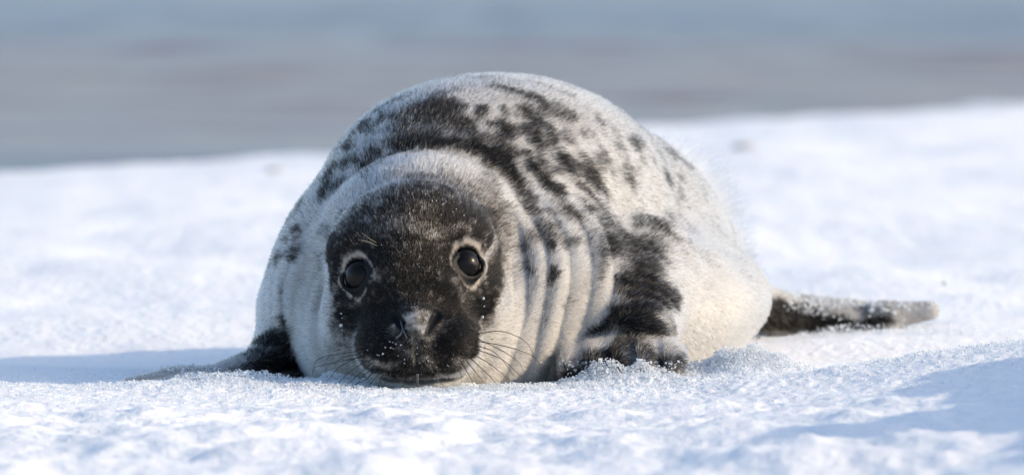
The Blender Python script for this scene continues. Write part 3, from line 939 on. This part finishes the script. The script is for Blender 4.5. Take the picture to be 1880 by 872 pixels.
# broken crumbs heaped along the seal and its flippers
heaps = [(-0.33, -0.07, .10, .03, .012, 3600), (-0.13, -0.125, .15, .018, .007, 5200), (0.05, -0.08, .10, .03, .010, 3600), (0.135, -0.005, .045, .02, .024, 4200), (0.285, 0.08, .055, .03, .022, 5200), (-0.215, -0.02, .05, .03, .016, 2600), (0.5, 0.86, .14, .03, .02, 1500), (0.52, -0.10, .14, .03, .010, 2600)]
hp_ = []
for cx, cy, sx, sy, hz, m_ in heaps:
    m_ = int(m_ * 1.7)
    u, w = rng.normal(0, 1, m_), rng.normal(0, 1, m_)
    xx, yy = cx + u * sx, cy + w * sy
    hh = hz * np.exp(-0.5 * (u * u + w * w)) * rng.random(m_) ** 0.7 * (0.7 + 0.8 * fbm(np.stack([xx * 50, yy * 50, 0 * xx], 1), 2, 511))
    hp_.append(np.stack([xx, yy, ground_h(xx, yy) + np.clip(hh, 0, 1)], 1))
hp_ = np.concatenate(hp_)
hs = rng.lognormal(math.log(0.00078), 0.45, len(hp_)).clip(0.0004, 0.0024)
# snow stuck to the flippers
fx, fy = project(SV)
onf = ((fx < 440) & (fx > 215) & (SN[:, 2] > -0.2)) | ((fx > 1440) & (fy > 540) & (SN[:, 2] > 0.1)) | ((fx > 1030) & (fx < 1262) & (fy > 664) & (fy < 700) & (SV[:, 1] < 0.08)) 
cand = np.where(onf)[0]
pk = rng.choice(cand, 6500)
keep = rng.random(len(pk)) < np.clip(0.35 + 1.3 * fbm(SV[pk] * 40, 2, 521), 0.0, 1)
pk = pk[keep]
fs = rng.lognormal(math.log(0.0013), 0.4, len(pk)).clip(0.0006, 0.004)
Pall = np.concatenate([A0, hp_, SV[pk] + SN[pk] * fs[:, None] * 0.5 + rng.normal(0, 0.0008, (len(pk), 3))])
Sall = np.concatenate([sz, hs, fs])
cv_, cf_ = chips(Pall, Sall)
print('grains', len(Pall))
cr_o = link('snow_crumbs', mesh_np('snow_crumbs', cv_, cf_, smooth=False))
cr_o.data.materials.append(CRUMB)
tag(cr_o, 'loose white snow crumbs scattered round the seal', kind='stuff')

# ------------------------------------------------------------------ small things in the snow
STONE, n_, l_, b_ = mat('dull_stone')
b_.inputs['Base Color'].default_value = (0.16, 0.15, 0.15, 1)
b_.inputs['Roughness'].default_value = 0.8
nz = n_.new('ShaderNodeTexNoise'); nz.inputs['Scale'].default_value = 30
rp = n_.new('ShaderNodeValToRGB'); rp.color_ramp.elements[0].color = (0.30, 0.29, 0.30, 1); rp.color_ramp.elements[1].color = (0.42, 0.40, 0.41, 1)
l_.new(nz.outputs['Fac'], rp.inputs['Fac']); l_.new(rp.outputs['Color'], b_.inputs['Base Color'])
def ground_hit(px, py):
    d = ray(px, py); t = np.linspace(4, 30, 4000)
    q = CAM + t[:, None] * d
    below = q[:, 2] < ground_h(q[:, 0], q[:, 1], False)
    i = np.argmax(below)
    return q[i]
def stone(px, py, r, label):
    c = ground_hit(px, py)
    v, f = uv_sphere(1.0, 20, 14)
    v = v * (1 + 0.16 * fbm(v * 1.7 + px, 2, 601)[:, None]) * np.array(r)
    c[2] = ground_h(c[:1], c[1:2])[0]
    o = py_mesh('beach_stone', v + [0, 0, r[2] * 0.25], f, STONE)
    o.location = c
    tag(o, label, 'stone')
stone(1366, 272, (0.032, 0.028, 0.012), 'dull grey stone half sunk in the far snow right of the seal')
stone(505, 316, (0.022, 0.020, 0.009), 'small grey stone half sunk in the far snow left of the seal')
stone(1734, 524, (0.004, 0.004, 0.004), 'tiny dark pebble in the snow above the hind flippers')
TWIG, n_, l_, b_ = mat('dry_stalk')
b_.inputs['Base Color'].default_value = (0.07, 0.05, 0.035, 1)
tp = hit(1140, 672)[0][1] - 0.03
tw = tube('dry_stalk', [P(1134, 673, tp), P(1138, 680, tp - .001), P(1143, 685, tp)], 0.0014, 0.0006, TWIG, None, 6, 8)
tag(tw, 'tiny dark dry stalk lying on the snow before the right flipper', 'stalk')
